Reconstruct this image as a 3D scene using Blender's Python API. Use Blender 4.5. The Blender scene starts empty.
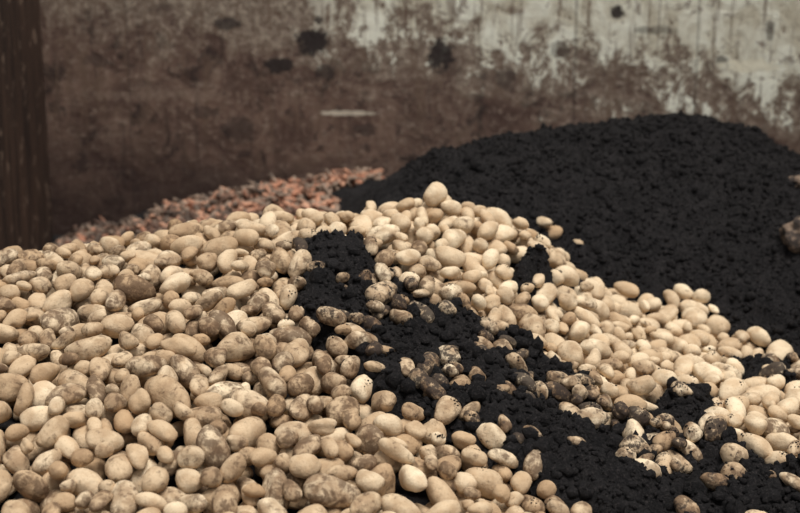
import bpy, bmesh, math, random
import numpy as np
from mathutils import Vector
rng=np.random.default_rng(11); random.seed(7)
scene=bpy.context.scene
try:
    scene.view_settings.view_transform='Standard'
    scene.view_settings.look='None'
except Exception: pass

# ------------------------------------------------ survey geometry (camera station)
CAM_H=1.75; PITCH=math.radians(14); F=1500.0
cp,sp=math.cos(PITCH),math.sin(PITCH)
def ray(px,py):
    a=(px-400)/F; b=-(py-256.5)/F
    return np.array([a, cp+b*sp, -sp+b*cp])
def at(px,py,d):
    r=ray(px,py); t=d/r[1]
    return (r[0]*t, d, CAM_H+r[2]*t)

# ------------------------------------------------ noise helpers
TAB=np.random.default_rng(7).random((256,256))
def vn(x,y,s=0):
    x=x+s*17.3; y=y+s*9.1
    xi=np.floor(x).astype(int); yi=np.floor(y).astype(int)
    fx=x-xi; fy=y-yi
    fx=fx*fx*(3-2*fx); fy=fy*fy*(3-2*fy)
    g=lambda i,j: TAB[i&255,j&255]
    return (g(xi,yi)*(1-fx)+g(xi+1,yi)*fx)*(1-fy)+(g(xi,yi+1)*(1-fx)+g(xi+1,yi+1)*fx)*fy-0.5

# ------------------------------------------------ heap surface (thin plate through surveyed points)
X0,X1,Y0,Y1=-1.65,2.59,1.2,6.98
ctrl=[at(*c) for c in [
 (0,513,3.1),(200,513,3.1),(400,513,3.15),(600,513,3.3),(800,513,3.4),
 (0,400,3.45),(200,400,3.45),(400,400,3.55),(600,400,3.85),(800,400,4.0),
 (0,325,3.8),(200,322,3.8),(400,320,4.0),(600,322,4.45),(800,358,4.55),
 (0,262,4.15),(100,248,4.3),(230,216,4.45),(340,211,4.6),(437,202,4.7),(540,234,4.75),
 (600,287,4.85),(700,311,4.85),
 (400,196,5.75),(430,158,6.1),(480,143,6.2),(540,134,6.2),(640,127,6.2),(740,131,6.2),(800,168,6.1),
 (480,198,5.45),(600,207,5.5),(740,225,5.4),(800,268,5.2),
 (60,240,6.95),(130,219,6.95),(200,203,6.95),(250,188,6.95),(345,182,6.95),(390,182,6.9)]]
ctrl+=[(-1.66,4.9,.42),(-1.2,5.4,.24),(-.5,5.5,.30),(-.2,5.35,.40),(-1.5,6.1,.08),(-.9,6.1,.20),(-.3,6.1,.32),
 (-1.66,3.2,.42),(-1.66,2.2,.05),(-.8,2.1,.0),(0,2.1,.0),(.8,2.2,.0),(1.7,2.3,.0),(2.4,2.6,.0),
 (2.0,3.6,.18),(2.5,4.5,.25),(2.5,5.6,.4),(1.9,6.2,.5),(2.5,6.9,.35),(1.0,6.98,.58),(.3,6.98,.45),(1.7,6.98,.5),(1.05,6.6,.68),(.35,6.6,.56),
 (-1.6,1.3,-.3),(0,1.3,-.3),(1.6,1.3,-.3),(2.6,1.3,-.3)]
ctrl=np.array(ctrl)
def phi(r2): return np.where(r2>1e-12, r2*np.log(r2+1e-12)*.5,0)
n=len(ctrl)
D2=((ctrl[:,None,:2]-ctrl[None,:,:2])**2).sum(-1)
A=np.zeros((n+3,n+3)); A[:n,:n]=phi(D2)+np.eye(n)*0.003
A[:n,n]=1; A[:n,n+1:]=ctrl[:,:2]; A[n,:n]=1; A[n+1:,:n]=ctrl[:,:2].T
W=np.linalg.solve(A,np.concatenate([ctrl[:,2],[0,0,0]]))
STEP=.01
gx=np.arange(X0,X1+.001,STEP); gy=np.arange(Y0,Y1+.001,STEP)
GX,GY=np.meshgrid(gx,gy)
Z=W[n]+W[n+1]*GX+W[n+2]*GY
for i in range(n): Z+=W[i]*phi((GX-ctrl[i,0])**2+(GY-ctrl[i,1])**2)
SURF=Z
def look(G,x,y):
    u=np.clip((np.asarray(x)-X0)/STEP,0,len(gx)-1.001); v=np.clip((np.asarray(y)-Y0)/STEP,0,len(gy)-1.001)
    i=u.astype(int); j=v.astype(int); fu=u-i; fv=v-j
    return (G[j,i]*(1-fu)+G[j,i+1]*fu)*(1-fv)+(G[j+1,i]*(1-fu)+G[j+1,i+1]*fu)*fv
def ground(px,py):
    r=ray(px,py)
    ys=np.arange(2.3,6.95,.01); t=ys/r[1]
    x=r[0]*t; z=CAM_H+r[2]*t
    hit=np.where(z<look(SURF,x,ys))[0]
    k=hit[0] if len(hit) else len(ys)-1
    return (x[k],ys[k])
def inpoly(x,y,poly):
    c=np.zeros(x.shape,bool); m=len(poly); j=m-1
    for i in range(m):
        xi,yi=poly[i]; xj,yj=poly[j]
        if yi!=yj:
            c^=((yi>y)!=(yj>y))&(x<(xj-xi)*(y-yi)/(yj-yi)+xi)
        j=i
    return c
def blur(M,k,it=2):
    M=M.astype(float)
    for _ in range(it):
        for ax in (0,1):
            P=np.pad(M,[(k+1,k) if a==ax else (0,0) for a in (0,1)],mode='edge')
            C=np.cumsum(P,axis=ax)
            M=(np.take(C,range(2*k+1,C.shape[ax]),axis=ax)-np.take(C,range(0,C.shape[ax]-2*k-1),axis=ax))/(2*k+1)
    return M
wx=GX+.07*vn(GX*7,GY*7,1)+.08*vn(GX*18,GY*18,2)
wy=GY+.07*vn(GX*7,GY*7,3)+.08*vn(GX*18,GY*18,4)
G=lambda L:[ground(*p) for p in L]
POT=[(-1.75,1.7),(-1.75,4.7),(-.9,4.8),(-.3,4.9),(.1,4.97),(.45,4.92),(.60,4.86)]+G([(580,246),(560,264),(600,274),(640,288),(700,297),(745,328),(795,350)])+[(1.75,4.2),(1.9,3.5),(1.5,1.7)]
potm=inpoly(GX+.03*vn(GX*15,GY*15,6),GY+.03*vn(GX*15,GY*15,5),POT)
S=[G([(310,236),(345,230),(385,240),(400,262),(405,280),(440,290),(480,305),(515,332),(550,352),(590,376),(625,404),(660,424),(720,430),(765,444),(799,450)])
   +[(1.6,3.9),(1.9,3.2),(1.6,1.6),(.5,1.6)]+G([(590,512),(570,488),(520,466),(470,440),(425,410),(380,380),(350,345),(312,318),(290,290),(295,255)]),
   G([(505,252),(550,254),(590,276),(545,288),(508,278)]),
   G([(662,376),(716,380),(724,424),(680,428),(650,406)]),
   G([(735,334),(800,350),(800,380),(745,372)])]
sm=np.zeros(GX.shape,bool)
for p in S: sm|=inpoly(wx,wy,p)
soil=sm|~potm
SOIL=blur(soil,2,2)
STREAK=blur(sm,9,2)
cl=(.05*vn(GX*4,GY*4,7)+.038*vn(GX*11,GY*11,8)+.028*vn(GX*22,GY*22,9)+.018*np.abs(vn(GX*42,GY*42,10))*2+.008*vn(GX*90,GY*90,11))
back=np.clip((GY-5.0)/.6,0,1)
front_amp=1+.5*(1-back)
T=SURF-.125*(1-SOIL)-.018*SOIL*(1-back)+cl*front_amp*(0.35+.65*SOIL)
T=np.maximum(T,-.01)

# ------------------------------------------------ node helper
def newmat(name):
    m=bpy.data.materials.new(name); m.use_nodes=True
    nt=m.node_tree; nt.nodes.clear()
    return m,nt
class NB:
    def __init__(s,nt): s.nt=nt
    def n(s,t,**k):
        nd=s.nt.nodes.new(t)
        for a,b in k.items(): setattr(nd,a,b)
        return nd
    def put(s,sock,v):
        if isinstance(v,bpy.types.NodeSocket): s.nt.links.new(v,sock)
        elif isinstance(v,(tuple,list)):
            v=tuple(v)
            if len(sock.default_value)==4 and len(v)==3: v=v+(1,)
            sock.default_value=v
        else: sock.default_value=v
    def m(s,op,a,b=0.0,c=None,clamp=False):
        nd=s.n('ShaderNodeMath',operation=op,use_clamp=clamp)
        s.put(nd.inputs[0],a); s.put(nd.inputs[1],b)
        if c is not None: s.put(nd.inputs[2],c)
        return nd.outputs[0]
    def noise(s,vec,scale,detail=4,rough=.55,dist=0):
        nd=s.n('ShaderNodeTexNoise'); s.put(nd.inputs['Vector'],vec)
        nd.inputs['Scale'].default_value=scale; nd.inputs['Detail'].default_value=detail
        nd.inputs['Roughness'].default_value=rough; nd.inputs['Distortion'].default_value=dist
        return nd.outputs['Fac']
    def ss(s,v,a,b,lo=0.,hi=1.):
        nd=s.n('ShaderNodeMapRange',interpolation_type='SMOOTHSTEP')
        s.put(nd.inputs[0],v); s.put(nd.inputs[1],a); s.put(nd.inputs[2],b)
        s.put(nd.inputs[3],lo); s.put(nd.inputs[4],hi)
        return nd.outputs[0]
    def mix(s,f,a,b,mode='MIX'):
        nd=s.n('ShaderNodeMix',data_type='RGBA',blend_type=mode)
        s.put(nd.inputs[0],f); s.put(nd.inputs[6],a); s.put(nd.inputs[7],b)
        return nd.outputs[2]
    def mapv(s,vec,scale=(1,1,1),loc=(0,0,0)):
        nd=s.n('ShaderNodeMapping'); s.put(nd.inputs[0],vec)
        nd.inputs['Scale'].default_value=scale; nd.inputs['Location'].default_value=loc
        return nd.outputs[0]
    def out(s,col,rough=.8,bump=None,bs=.4,bd=.01,spec=.3):
        b=s.n('ShaderNodeBsdfPrincipled'); s.put(b.inputs['Base Color'],col); s.put(b.inputs['Roughness'],rough)
        b.inputs['Specular IOR Level'].default_value=spec
        if bump is not None:
            bn=s.n('ShaderNodeBump'); bn.inputs['Strength'].default_value=bs; bn.inputs['Distance'].default_value=bd
            s.put(bn.inputs['Height'],bump); s.nt.links.new(bn.outputs[0],b.inputs['Normal'])
        o=s.n('ShaderNodeOutputMaterial'); s.nt.links.new(b.outputs[0],o.inputs[0])

# potato skin
mp,nt=newmat('potato_skin'); q=NB(nt)
tc=q.n('ShaderNodeTexCoord').outputs['Object']
at_=q.n('ShaderNodeAttribute',attribute_name='info')
sep=q.n('ShaderNodeSeparateColor'); nt.links.new(at_.outputs['Color'],sep.inputs[0])
rnd,dirt,blk=sep.outputs
clean=q.mix(rnd,(.46,.31,.18),(.78,.635,.445))
clean=q.mix(q.ss(q.noise(tc,22,5),.42,.66,0,.55),clean,(.53,.36,.21))
clean=q.mix(q.ss(q.noise(tc,200,3,.7),.54,.68,0,.4),clean,(.30,.19,.11))
film=q.m('MULTIPLY',q.ss(q.noise(tc,22,5,.6,.4),.34,.66),q.m('MULTIPLY',dirt,1.0),clamp=True)
clean=q.mix(film,clean,(.225,.14,.08))
pn=q.noise(tc,42,6,.66,.4)
thr=q.m('SUBTRACT',.80,q.m('MULTIPLY',dirt,.34))
dm=q.ss(pn,q.m('SUBTRACT',thr,.10),q.m('ADD',thr,.08))
c=q.mix(q.m('MULTIPLY',dm,.82),clean,q.mix(q.noise(tc,90,3),(.07,.040,.024),(.14,.085,.05)))
pn2=q.noise(q.mapv(tc,loc=(5,3,1)),50,7,.72,.3)
thr2=q.m('SUBTRACT',.82,q.m('MULTIPLY',blk,.42))
bm=q.ss(pn2,q.m('SUBTRACT',thr2,.07),q.m('ADD',thr2,.06))
c=q.mix(q.m('MULTIPLY',bm,.92),c,(.030,.022,.019))
hgt=q.m('ADD',q.m('MULTIPLY',q.noise(tc,200,4),.35),q.m('ADD',q.m('MULTIPLY',dm,.3),q.m('MULTIPLY',q.noise(tc,60,4,.6),1.2)))
q.out(c,.85,hgt,.5,.006,.18)

# black soil
ms,nt=newmat('black_soil'); q=NB(nt)
tc=q.n('ShaderNodeTexCoord').outputs['Object']
nA=q.noise(tc,9,5,.6); nB=q.noise(tc,130,6,.75)
c=q.mix(q.ss(nA,.35,.7),(.0070,.0062,.0068),(.017,.0150,.0155))
c=q.mix(q.ss(nB,.50,.68,0,.8),c,(.058,.049,.048))
q.out(c,.85,q.m('ADD',nB,q.m('MULTIPLY',q.noise(tc,50,5,.7),1.5)),1.0,.013,.2)

# carrots
mc,nt=newmat('carrot_skin'); q=NB(nt)
tc=q.n('ShaderNodeTexCoord').outputs['Object']
at_=q.n('ShaderNodeAttribute',attribute_name='info')
sep=q.n('ShaderNodeSeparateColor'); nt.links.new(at_.outputs['Color'],sep.inputs[0])
wxc=q.n('ShaderNodeSeparateXYZ'); nt.links.new(tc,wxc.inputs[0])
c=q.mix(sep.outputs[0],(.40,.17,.10),(.52,.29,.19))
c=q.mix(q.ss(sep.outputs[1],.46,.51),c,(.27,.19,.14))
grime=q.ss(q.m('ADD',q.noise(tc,10,5,.65),q.m('MULTIPLY',wxc.outputs[0],-.10)),.52,.68,0,.88)
c=q.mix(grime,c,(.055,.038,.030))
q.out(c,.75,q.noise(tc,150,3),.3,.003)

# clod
mk,nt=newmat('dry_clod'); q=NB(nt)
tc=q.n('ShaderNodeTexCoord').outputs['Object']
c=q.mix(q.ss(q.noise(tc,30,5),.4,.65),(.035,.026,.022),(.20,.14,.10))
q.out(c,.9,q.noise(tc,80,5),.8,.01)

# back wall
mw,nt=newmat('stained_wall'); q=NB(nt)
tc=q.n('ShaderNodeTexCoord').outputs['Object']
sx=q.n('ShaderNodeSeparateXYZ'); nt.links.new(tc,sx.inputs[0]); WX,_,WZ=sx.outputs
big=q.noise(tc,1.6,5,.6,.4); med=q.noise(q.mapv(tc,loc=(3,0,7)),5,9,.7,.4); fine=q.noise(tc,26,8,.75)
strk=q.noise(q.mapv(tc,(14,1,1.1)),1.6,6,.7)
hst=q.noise(q.mapv(tc,(1.5,1,7)),1.9,8,.78)
c=q.mix(q.ss(med,.36,.64),(.082,.043,.032),(.215,.135,.10))
c=q.mix(q.ss(fine,.50,.66,0,.7),c,(.36,.27,.21))
c=q.mix(q.ss(q.noise(q.mapv(tc,loc=(9,0,2)),7,8,.72,.5),.52,.62,0,.9),c,(.036,.020,.016))
c=q.mix(q.ss(strk,.54,.70,0,.7),c,(.035,.021,.017))
c=q.mix(q.ss(hst,.54,.68,0,.6),c,(.36,.27,.21))
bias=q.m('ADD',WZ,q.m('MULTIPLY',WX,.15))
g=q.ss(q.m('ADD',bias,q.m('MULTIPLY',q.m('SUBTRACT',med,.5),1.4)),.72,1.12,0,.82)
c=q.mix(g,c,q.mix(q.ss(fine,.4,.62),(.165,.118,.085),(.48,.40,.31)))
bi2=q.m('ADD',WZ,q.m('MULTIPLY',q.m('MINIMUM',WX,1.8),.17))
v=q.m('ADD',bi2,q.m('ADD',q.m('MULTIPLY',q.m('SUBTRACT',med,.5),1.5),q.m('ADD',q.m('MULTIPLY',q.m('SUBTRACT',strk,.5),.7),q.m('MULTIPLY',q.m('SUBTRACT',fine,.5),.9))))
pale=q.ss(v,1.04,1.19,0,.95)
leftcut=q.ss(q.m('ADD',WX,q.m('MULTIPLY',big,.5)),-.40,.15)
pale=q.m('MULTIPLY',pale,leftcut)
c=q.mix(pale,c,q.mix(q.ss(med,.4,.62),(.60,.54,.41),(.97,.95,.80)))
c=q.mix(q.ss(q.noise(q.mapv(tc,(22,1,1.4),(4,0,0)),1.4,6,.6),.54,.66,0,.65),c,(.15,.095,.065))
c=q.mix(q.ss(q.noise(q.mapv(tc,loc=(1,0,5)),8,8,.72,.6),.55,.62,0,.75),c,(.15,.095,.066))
low_dark=q.ss(q.m('ADD',q.m('ADD',WZ,q.m('MULTIPLY',WX,.14)),q.m('MULTIPLY',q.m('SUBTRACT',big,.5),.9)),-.05,.72,.86,0)  # wall colour turns dark brown towards the floor, more so at left
c=q.mix(low_dark,c,(.033,.017,.014))
def splat(cx,cz,rx,rz,col,amt=.95,rag=2.6):
    global c
    dx=q.m('MULTIPLY',q.m('SUBTRACT',WX,cx),1/rx); dz=q.m('MULTIPLY',q.m('SUBTRACT',WZ,cz),1/rz)
    d=q.m('SQRT',q.m('ADD',q.m('MULTIPLY',dx,dx),q.m('MULTIPLY',dz,dz)))
    d=q.m('ADD',d,q.m('MULTIPLY',q.m('SUBTRACT',q.noise(tc,24,6,.75),.5),rag))
    c=q.mix(q.ss(d,.75,1.2,amt,0),c,col)
def wpt(px,py):
    p=at(px,py,7.0); return p[0],p[2]
DK=(.020,.012,.011)
for px,py,rx,rz,am in [(313,42,.075,.06,.98),(279,66,.07,.04,.95),(325,72,.05,.04,.7),(441,55,.06,.075,.95),(228,24,.06,.03,.8),(318,20,.02,.02,.8),
                    (205,112,.06,.03,.5),(365,130,.06,.03,.6),(238,130,.08,.06,.6),(618,12,.03,.03,.95),(722,60,.03,.02,.7),(655,30,.10,.02,.5),(95,60,.05,.03,.4),(770,30,.02,.05,.6),
                    (505,78,.05,.05,.5),(560,50,.05,.04,.5)]:
    a,b=wpt(px,py); splat(a,b,rx,rz,DK,am)
a,b=wpt(347,113); splat(a,b,.12,.012,(.66,.58,.46),.9,3.2)
a,b=wpt(750,66); splat(a,b,.14,.03,(.85,.78,.6),.8,4)
a,b=wpt(160,95); splat(a,b,.35,.025,(.29,.21,.16),.4,5)
wob=q.m('MULTIPLY',q.m('SUBTRACT',med,.5),.02)
for px,am in ((128,.3),(575,.45),(697,.4)):
    a,b=wpt(px,60)
    c=q.mix(q.ss(q.m('ABSOLUTE',q.m('ADD',q.m('SUBTRACT',WX,a),wob)),.003,.010,am,0),c,(.03,.018,.015))
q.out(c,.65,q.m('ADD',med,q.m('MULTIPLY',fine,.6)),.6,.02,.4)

# left steel/timber wall
ml,nt=newmat('left_wall_dark'); q=NB(nt)
tc=q.n('ShaderNodeTexCoord').outputs['Object']
st=q.noise(q.mapv(tc,(1,12,.8)),2,6,.65); me=q.noise(tc,9,6,.65)
c=q.mix(q.ss(st,.35,.65),(.022,.012,.009),(.075,.042,.028))
c=q.mix(q.ss(me,.56,.68,0,.7),c,(.24,.165,.12))
q.out(c,.75,st,.4,.02)
# concrete floor
mf,nt=newmat('dirty_concrete'); q=NB(nt)
tc=q.n('ShaderNodeTexCoord').outputs['Object']
c=q.mix(q.ss(q.noise(tc,3,8,.65),.35,.65),(.06,.05,.042),(.16,.135,.11))
q.out(c,.85,q.noise(tc,40,6),.4,.01)

# ------------------------------------------------ mesh helper
def mesh_obj(name,V,Fc,mats,k=None,info=None,matidx=None,smooth=True):
    me=bpy.data.meshes.new(name); V=np.asarray(V,np.float32); Fc=np.asarray(Fc,np.int32)
    m=len(Fc); k=Fc.shape[1]
    me.vertices.add(len(V)); me.vertices.foreach_set('co',V.ravel())
    me.loops.add(m*k); me.loops.foreach_set('vertex_index',Fc.ravel())
    me.polygons.add(m); me.polygons.foreach_set('loop_start',np.arange(0,m*k,k,dtype=np.int32))
    for mt in mats: me.materials.append(mt)
    me.polygons.foreach_set('use_smooth',np.full(m,smooth))
    me.update(calc_edges=True)
    if info is not None:
        a=me.attributes.new('info','FLOAT_COLOR','POINT')
        a.data.foreach_set('color',np.asarray(info,np.float32).ravel())
    o=bpy.data.objects.new(name,me); scene.collection.objects.link(o); return o
def ico(s):
    b=bmesh.new(); bmesh.ops.create_icosphere(b,subdivisions=s,radius=1)
    v=np.array([x.co[:] for x in b.verts]); f=np.array([[x.index for x in p.verts] for p in b.faces]); b.free(); return v,f
def box(name,lo,hi,mat,cuts=0):
    b=bmesh.new(); bmesh.ops.create_cube(b,size=1)
    for v in b.verts:
        v.co=Vector([(lo[i]+hi[i])/2+v.co[i]*(hi[i]-lo[i]) for i in range(3)])
    bmesh.ops.bevel(b,geom=b.edges[:],offset=.01,segments=2,affect='EDGES')
    me=bpy.data.meshes.new(name); b.to_mesh(me); b.free(); me.materials.append(mat)
    o=bpy.data.objects.new(name,me); scene.collection.objects.link(o); return o

# ------------------------------------------------ room
box('floor',(-6,-4,-.2),(6,7.3,0),mf)
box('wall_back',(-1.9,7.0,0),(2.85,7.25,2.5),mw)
box('wall_left',(-1.9,4.2,0),(-1.66,7.0,2.5),ml)
box('wall_right',(2.6,4.2,0),(2.85,7.0,2.5),ml)

# ------------------------------------------------ potatoes: drop-and-settle packing
PI,PF=ico(3)
def templates(V,num,seed):
    r=np.random.default_rng(seed); out=[]
    for t in range(num):
        rr=np.ones(len(V))
        for _ in range(7):
            d=r.normal(size=3); d/=np.linalg.norm(d)
            rr+=r.uniform(-.09,.09)*np.sin(V@d*r.uniform(1.6,4.2)+r.uniform(0,6))
        for _ in range(8):
            d=r.normal(size=3); d/=np.linalg.norm(d)
            rr+=r.uniform(-.015,.015)*np.sin(V@d*r.uniform(6,10)+r.uniform(0,6))
        for _ in range(9):
            d=r.normal(size=3); d/=np.linalg.norm(d)
            ang=np.arccos(np.clip(V@d,-1,1)); rr-=r.uniform(.03,.08)*np.exp(-(ang/.18)**2)
        if r.random()<.4:
            d=r.normal(size=3); d/=np.linalg.norm(d)
            ang=np.arccos(np.clip(V@d,-1,1)); rr+=r.uniform(.12,.28)*np.exp(-(ang/.45)**2)
        rr/=rr.mean()
        P=V*rr[:,None]
        P=np.sign(P)*np.abs(P)**r.uniform(.90,1.05)
        P[:,2]+=r.uniform(-.22,.22)*(P[:,0]**2); P[:,1]*=1+r.uniform(-.18,.18)*P[:,0]
        out.append(P)
    return out
TP=templates(PI,34,3)
SC=np.zeros((24000,4)); ns=0   # collision spheres
pots=[]
def place(x0,y0,r,h,K,spread,base,sink=0):
    near=np.zeros((0,4))
    if ns:
        s=SC[:ns]; near=s[(np.abs(s[:,0]-x0)<.27)&(np.abs(s[:,1]-y0)<.27)]
    x=x0+rng.uniform(-spread,spread,K); y=y0+rng.uniform(-spread,spread,K)
    yaw=rng.uniform(0,math.pi,K); tilt=rng.normal(0,.28,K)
    slope=(look(SURF,x+.05*np.cos(yaw),y+.05*np.sin(yaw))-look(SURF,x-.05*np.cos(yaw),y-.05*np.sin(yaw)))/.1
    tilt=tilt+np.arctan(slope)*.8
    ax=np.stack([np.cos(yaw)*np.cos(tilt),np.sin(yaw)*np.cos(tilt),np.sin(tilt)],1)
    zc=np.full(K,-9.)
    for sg in (-1,1):
        o=ax*h*sg; sx_=x+o[:,0]; sy_=y+o[:,1]
        zc=np.maximum(zc,look(base,sx_,sy_)+r*(1-sink)-o[:,2])
        if len(near):
            d2=(sx_[:,None]-near[None,:,0])**2+(sy_[:,None]-near[None,:,1])**2
            R=(r+near[None,:,3])*.95
            t=np.where(d2<R*R,near[None,:,2]+np.sqrt(np.maximum(R*R-d2,0)),-9)
            zc=np.maximum(zc,t.max(1)-o[:,2])
    sc=zc-look(SURF,x,y)
    k=int(np.argmin(sc))
    return x[k],y[k],zc[k],ax[k],sc[k]
def commit(x,y,z,ax,r,h,kind):
    global ns
    for sg in (-1,1):
        p=np.array([x,y,z])+ax*h*sg; SC[ns]=(p[0],p[1],p[2],r); ns+=1
    pots.append((x,y,z,ax,r,h,kind))
def rsize(x=1.0):
    m=.0266 if x<.1 else .0250
    r=float(np.clip(rng.normal(m,.0060),.0140,.038)); a=rng.uniform(.18,.95)
    if r>.031: a=min(a,.62)
    return r,r*a
POTF=potm.astype(float)
rej=0; tries=0
while tries<18000 and rej<700:
    tries+=1
    x=rng.uniform(-1.6,1.75); y=rng.uniform(2.0,5.0)
    if look(POTF,x,y)<.5 or look(SOIL,x,y)>.35: continue
    r,h=rsize(x)
    x,y,z,ax,s=place(x,y,r,h,30,.05,T)
    if look(SOIL,x,y)>.6: continue
    if x-r-h<-1.65: continue
    if s+r>.002+rng.uniform(0,.02): rej+=1; continue
    rej=max(0,rej-3)
    commit(x,y,z,ax,r,h,0)
n_main=len(pots)
MIX=G([(290,310),(325,280),(400,280),(430,305),(460,322),(540,350),(620,400),(700,440),(640,470),(585,490),(520,470),(430,410),(340,360)])
cand=5600
for _ in range(cand):
    x=rng.uniform(-.5,1.5); y=rng.uniform(2.9,4.8)
    if look(SOIL,x,y)<.4 or look(POTF,x,y)<.5: continue
    inm=inpoly(np.array([x]),np.array([y]),MIX)[0]
    if rng.random()>(.8 if inm else .045): continue
    if vn(np.array([x*9]),np.array([y*9]),21)[0]<(-.08 if inm else -.5): continue
    r,h=rsize(); r*=.92; h*=.92
    x,y,z,ax,s=place(x,y,r,h,8,.03,T,rng.uniform(.3,1.15))
    if s+r>.038: continue
    commit(x,y,z,ax,r,h,1 if rng.random()<.85 else 2)
for px,py in [(700,297),(740,322),(762,334),(630,294),(712,304),(683,290),(572,240),(560,234),(548,228),(437,203)]:
    gxy=ground(px,py); r,h=rsize(); r=min(r,.027)
    if px==437: r,h=.034,.010
    x,y,z,ax,s=place(gxy[0],gxy[1],r,h,6,.02,T,.3); commit(x,y,z,ax,r,h,0)
print('potatoes',n_main,len(pots))
NV=len(PI); Vs=np.zeros((len(pots)*NV,3),np.float32); Is=np.ones((len(pots)*NV,4),np.float32)
Fs=np.zeros((len(pots)*len(PF),3),np.int32)
DUST=[]
for i,(x,y,z,ax,r,h,kind) in enumerate(pots):
    t=TP[rng.integers(len(TP))]
    up=rng.normal(size=3); bz=np.cross(ax,up); bz/=np.linalg.norm(bz); by=np.cross(bz,ax)
    S3=t*np.array([r+h*1.05,r*rng.uniform(1.0,1.12),r*rng.uniform(.88,1.0)])
    P=S3[:,:1]*ax+S3[:,1:2]*by+S3[:,2:3]*bz+np.array([x,y,z])
    Vs[i*NV:(i+1)*NV]=P
    Fs[i*len(PF):(i+1)*len(PF)]=PF+i*NV
    st=float(look(STREAK,x,y)); back_=1/(1+math.exp(-((x-.0)*1.1+(y-4.0)*1.4)*3))
    dirt=np.clip(rng.normal(.56,.22)-.30*back_+.15*st,0,1)
    brown=math.exp(-(((x+.33)/.28)**2+((y-3.85)/.4)**2)); dirt=min(1,dirt+.22*brown)
    blk=np.clip(rng.normal(.03,.10)+.55*st+.25*brown*rng.random(),0,1)
    if kind==1: blk=rng.uniform(.35,1.0); dirt=rng.uniform(.5,.95)
    rn=np.clip(rng.normal(.42+.26*back_,.25),0,1)
    Is[i*NV:(i+1)*NV,:3]=(rn,dirt,blk)
    # loose soil settled in a patch on top of potatoes beside the soil streak
    if y>2.9 and (st>.12 or kind) and z>look(SURF,x,y)-.05 and rng.random()<.5:
        k=int(rng.integers(8,30))
        topv=P[P[:,2]>z+.45*r]
        if len(topv):
            c0=topv[rng.integers(len(topv))]
            dd=np.linalg.norm(topv-c0,axis=1)
            w_=np.exp(-(dd/(.45*r))**2); w_/=w_.sum()
            for p in topv[rng.choice(len(topv),size=k,p=w_)]: DUST.append(p+np.append(rng.normal(0,.0014,2),0))
mesh_obj('potato_pile',Vs,Fs,[mp],info=Is)

# ------------------------------------------------ soil heap with crumbs
ny,nx=GX.shape
V=np.stack([GX,GY,T],-1).reshape(-1,3)
idx=np.arange(ny*nx).reshape(ny,nx)
Q=np.stack([idx[:-1,:-1],idx[:-1,1:],idx[1:,1:],idx[1:,:-1]],-1).reshape(-1,4)
keep=(V[Q].max(1)[:,2]>-.005); Q=Q[keep]
T1=np.concatenate([Q[:,[0,1,2]],Q[:,[0,2,3]]])
CI,CF=ico(1); CV=[];CFs=[];off=len(V)
CI2,CF2=ico(2)
def crumb(x,y,s,zoff=.3,fine=False,z=None):
    global off
    I,Fq=(CI2,CF2) if fine else (CI,CF)
    if z is None: z=float(look(T,x,y))+s*zoff
    P=I*(1+rng.normal(0,.18,(len(I),1)))*s*rng.uniform(.7,1.25,3)+np.array([x,y,z])
    CV.append(P); CFs.append(Fq+off); off+=len(I)
cnt=0
while cnt<24000:
    x=rng.uniform(-.6,2.3); y=2.6+4.3*rng.random()
    so=float(look(SOIL,x,y))
    if so<.5: continue
    if x<0 and y>5.4: continue
    if abs(x)>.3*y+.15: continue
    cnt+=1
    crumb(x,y,float(np.clip(rng.lognormal(-5.4 if y>5 else -5.3,.55),.0018,.021)))
cnt=0
while cnt<380:
    x=rng.uniform(-.5,1.5); y=2.6+2.2*rng.random()
    if look(SOIL,x,y)<.6: continue
    cnt+=1; crumb(x,y,rng.uniform(.008,.026),.1,True)
for p in DUST: crumb(p[0],p[1],float(np.clip(rng.lognormal(-6.55,.45),.0008,.004)),z=p[2])
V=np.concatenate([V]+CV); T1=np.concatenate([T1]+CFs)
mesh_obj('black_soil_heap',V,T1,[ms])

# ------------------------------------------------ carrots against the back wall
def carrot(Lc,R):
    rings=9; seg=10; v=[];f=[]
    for i in range(rings):
        u=i/(rings-1); rad=R*(min(1,(u*7+.35))**.5)*(1-.78*u**1.3)
        if i==rings-1: rad*=.25
        for k in range(seg):
            a=2*math.pi*k/seg; v.append((Lc*(u-.5),rad*math.cos(a)*(1+.05*math.sin(9*u+k)),rad*math.sin(a)+.1*Lc*(u-.5)**2))
    for i in range(rings-1):
        for k in range(seg):
            a=i*seg+k;b=i*seg+(k+1)%seg; f.append((a,b,b+seg));f.append((a,b+seg,a+seg))
    for k in range(1,seg-1): f.append((0,k+1,k)); e=(rings-1)*seg; f.append((e,e+k,e+k+1))
    return np.array(v),np.array(f)
CAR=[carrot(l,r_) for l,r_ in [(.08,.014),(.065,.012),(.05,.011),(.09,.015),(.04,.012)]]
cv=[];cf=[];ci=[];off=0
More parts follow.
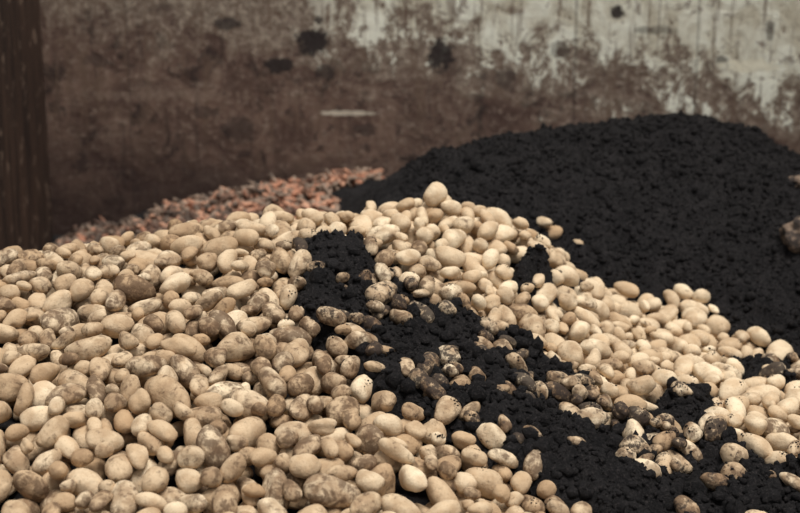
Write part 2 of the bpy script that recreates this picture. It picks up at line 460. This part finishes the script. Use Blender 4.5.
for i in range(4800):
    x=rng.uniform(-1.60,.0); y=rng.uniform(5.75,6.90)
    if x>-.05-.35*(6.95-y): continue
    v,f=CAR[rng.integers(5)]
    if float(vn(np.array([x*5]),np.array([y*5]),40)[0])>.20: continue
    yaw=rng.uniform(0,6.28); ti=rng.normal(0,.35)
    a=np.array([math.cos(yaw)*math.cos(ti),math.sin(yaw)*math.cos(ti),math.sin(ti)])
    bz=np.cross(a,rng.normal(size=3)); bz/=np.linalg.norm(bz); by=np.cross(bz,a)
    x=max(x,-1.58)
    z=float(look(T,x,y))+rng.uniform(.0,.04)
    P=v[:,:1]*a+v[:,1:2]*by+v[:,2:3]*bz+np.array([x,y,z])
    cv.append(P); cf.append(f+off); off+=len(v); I=np.ones((len(v),4)); I[:,0]=rng.random(); I[:,1]=rng.random(); ci.append(I)
mesh_obj('carrot_pile',np.concatenate(cv),np.concatenate(cf),[mc],info=np.concatenate(ci))

# ------------------------------------------------ clods on the heap, right edge
def clod(px,py,s):
    I,Fq=ico(4); x,y=ground(px,py)
    r=np.ones(len(I))
    for k_ in range(26):
        d=rng.normal(size=3); r+=rng.uniform(-.06,.06)*np.sin(I@d*rng.uniform(2,6 if k_<14 else 14)+rng.uniform(0,6))
    P=I*r[:,None]*np.array(s)+np.array([x,y,float(look(T,x,y))+s[2]*.35])
    mesh_obj('dirt_clod',P,Fq,[mk])
clod(797,254,(.068,.06,.065)); clod(803,192,(.06,.05,.028))

# ------------------------------------------------ light
w=bpy.data.worlds.new('overcast_sky'); scene.world=w; w.use_nodes=True
w.node_tree.nodes['Background'].inputs[0].default_value=(.96,.98,1,1)
w.node_tree.nodes['Background'].inputs[1].default_value=.50
ld=bpy.data.lights.new('sun','SUN'); ld.energy=3.8; ld.angle=math.radians(30); ld.color=(1,.97,.92)
lo=bpy.data.objects.new('sun',ld); scene.collection.objects.link(lo)
lo.rotation_euler=Vector((-.2,.25,-1)).to_track_quat('-Z','Y').to_euler(); lo.location=(1,0,5)

# ------------------------------------------------ camera
cd=bpy.data.cameras.new('camera'); cam=bpy.data.objects.new('camera',cd); scene.collection.objects.link(cam)
cam.location=(0,0,CAM_H); cam.rotation_euler=(math.pi/2-PITCH,0,0)
cd.lens=67.5; cd.sensor_width=36; cd.clip_end=100
cd.dof.use_dof=True; cd.dof.focus_distance=3.95; cd.dof.aperture_fstop=2.6
scene.camera=cam
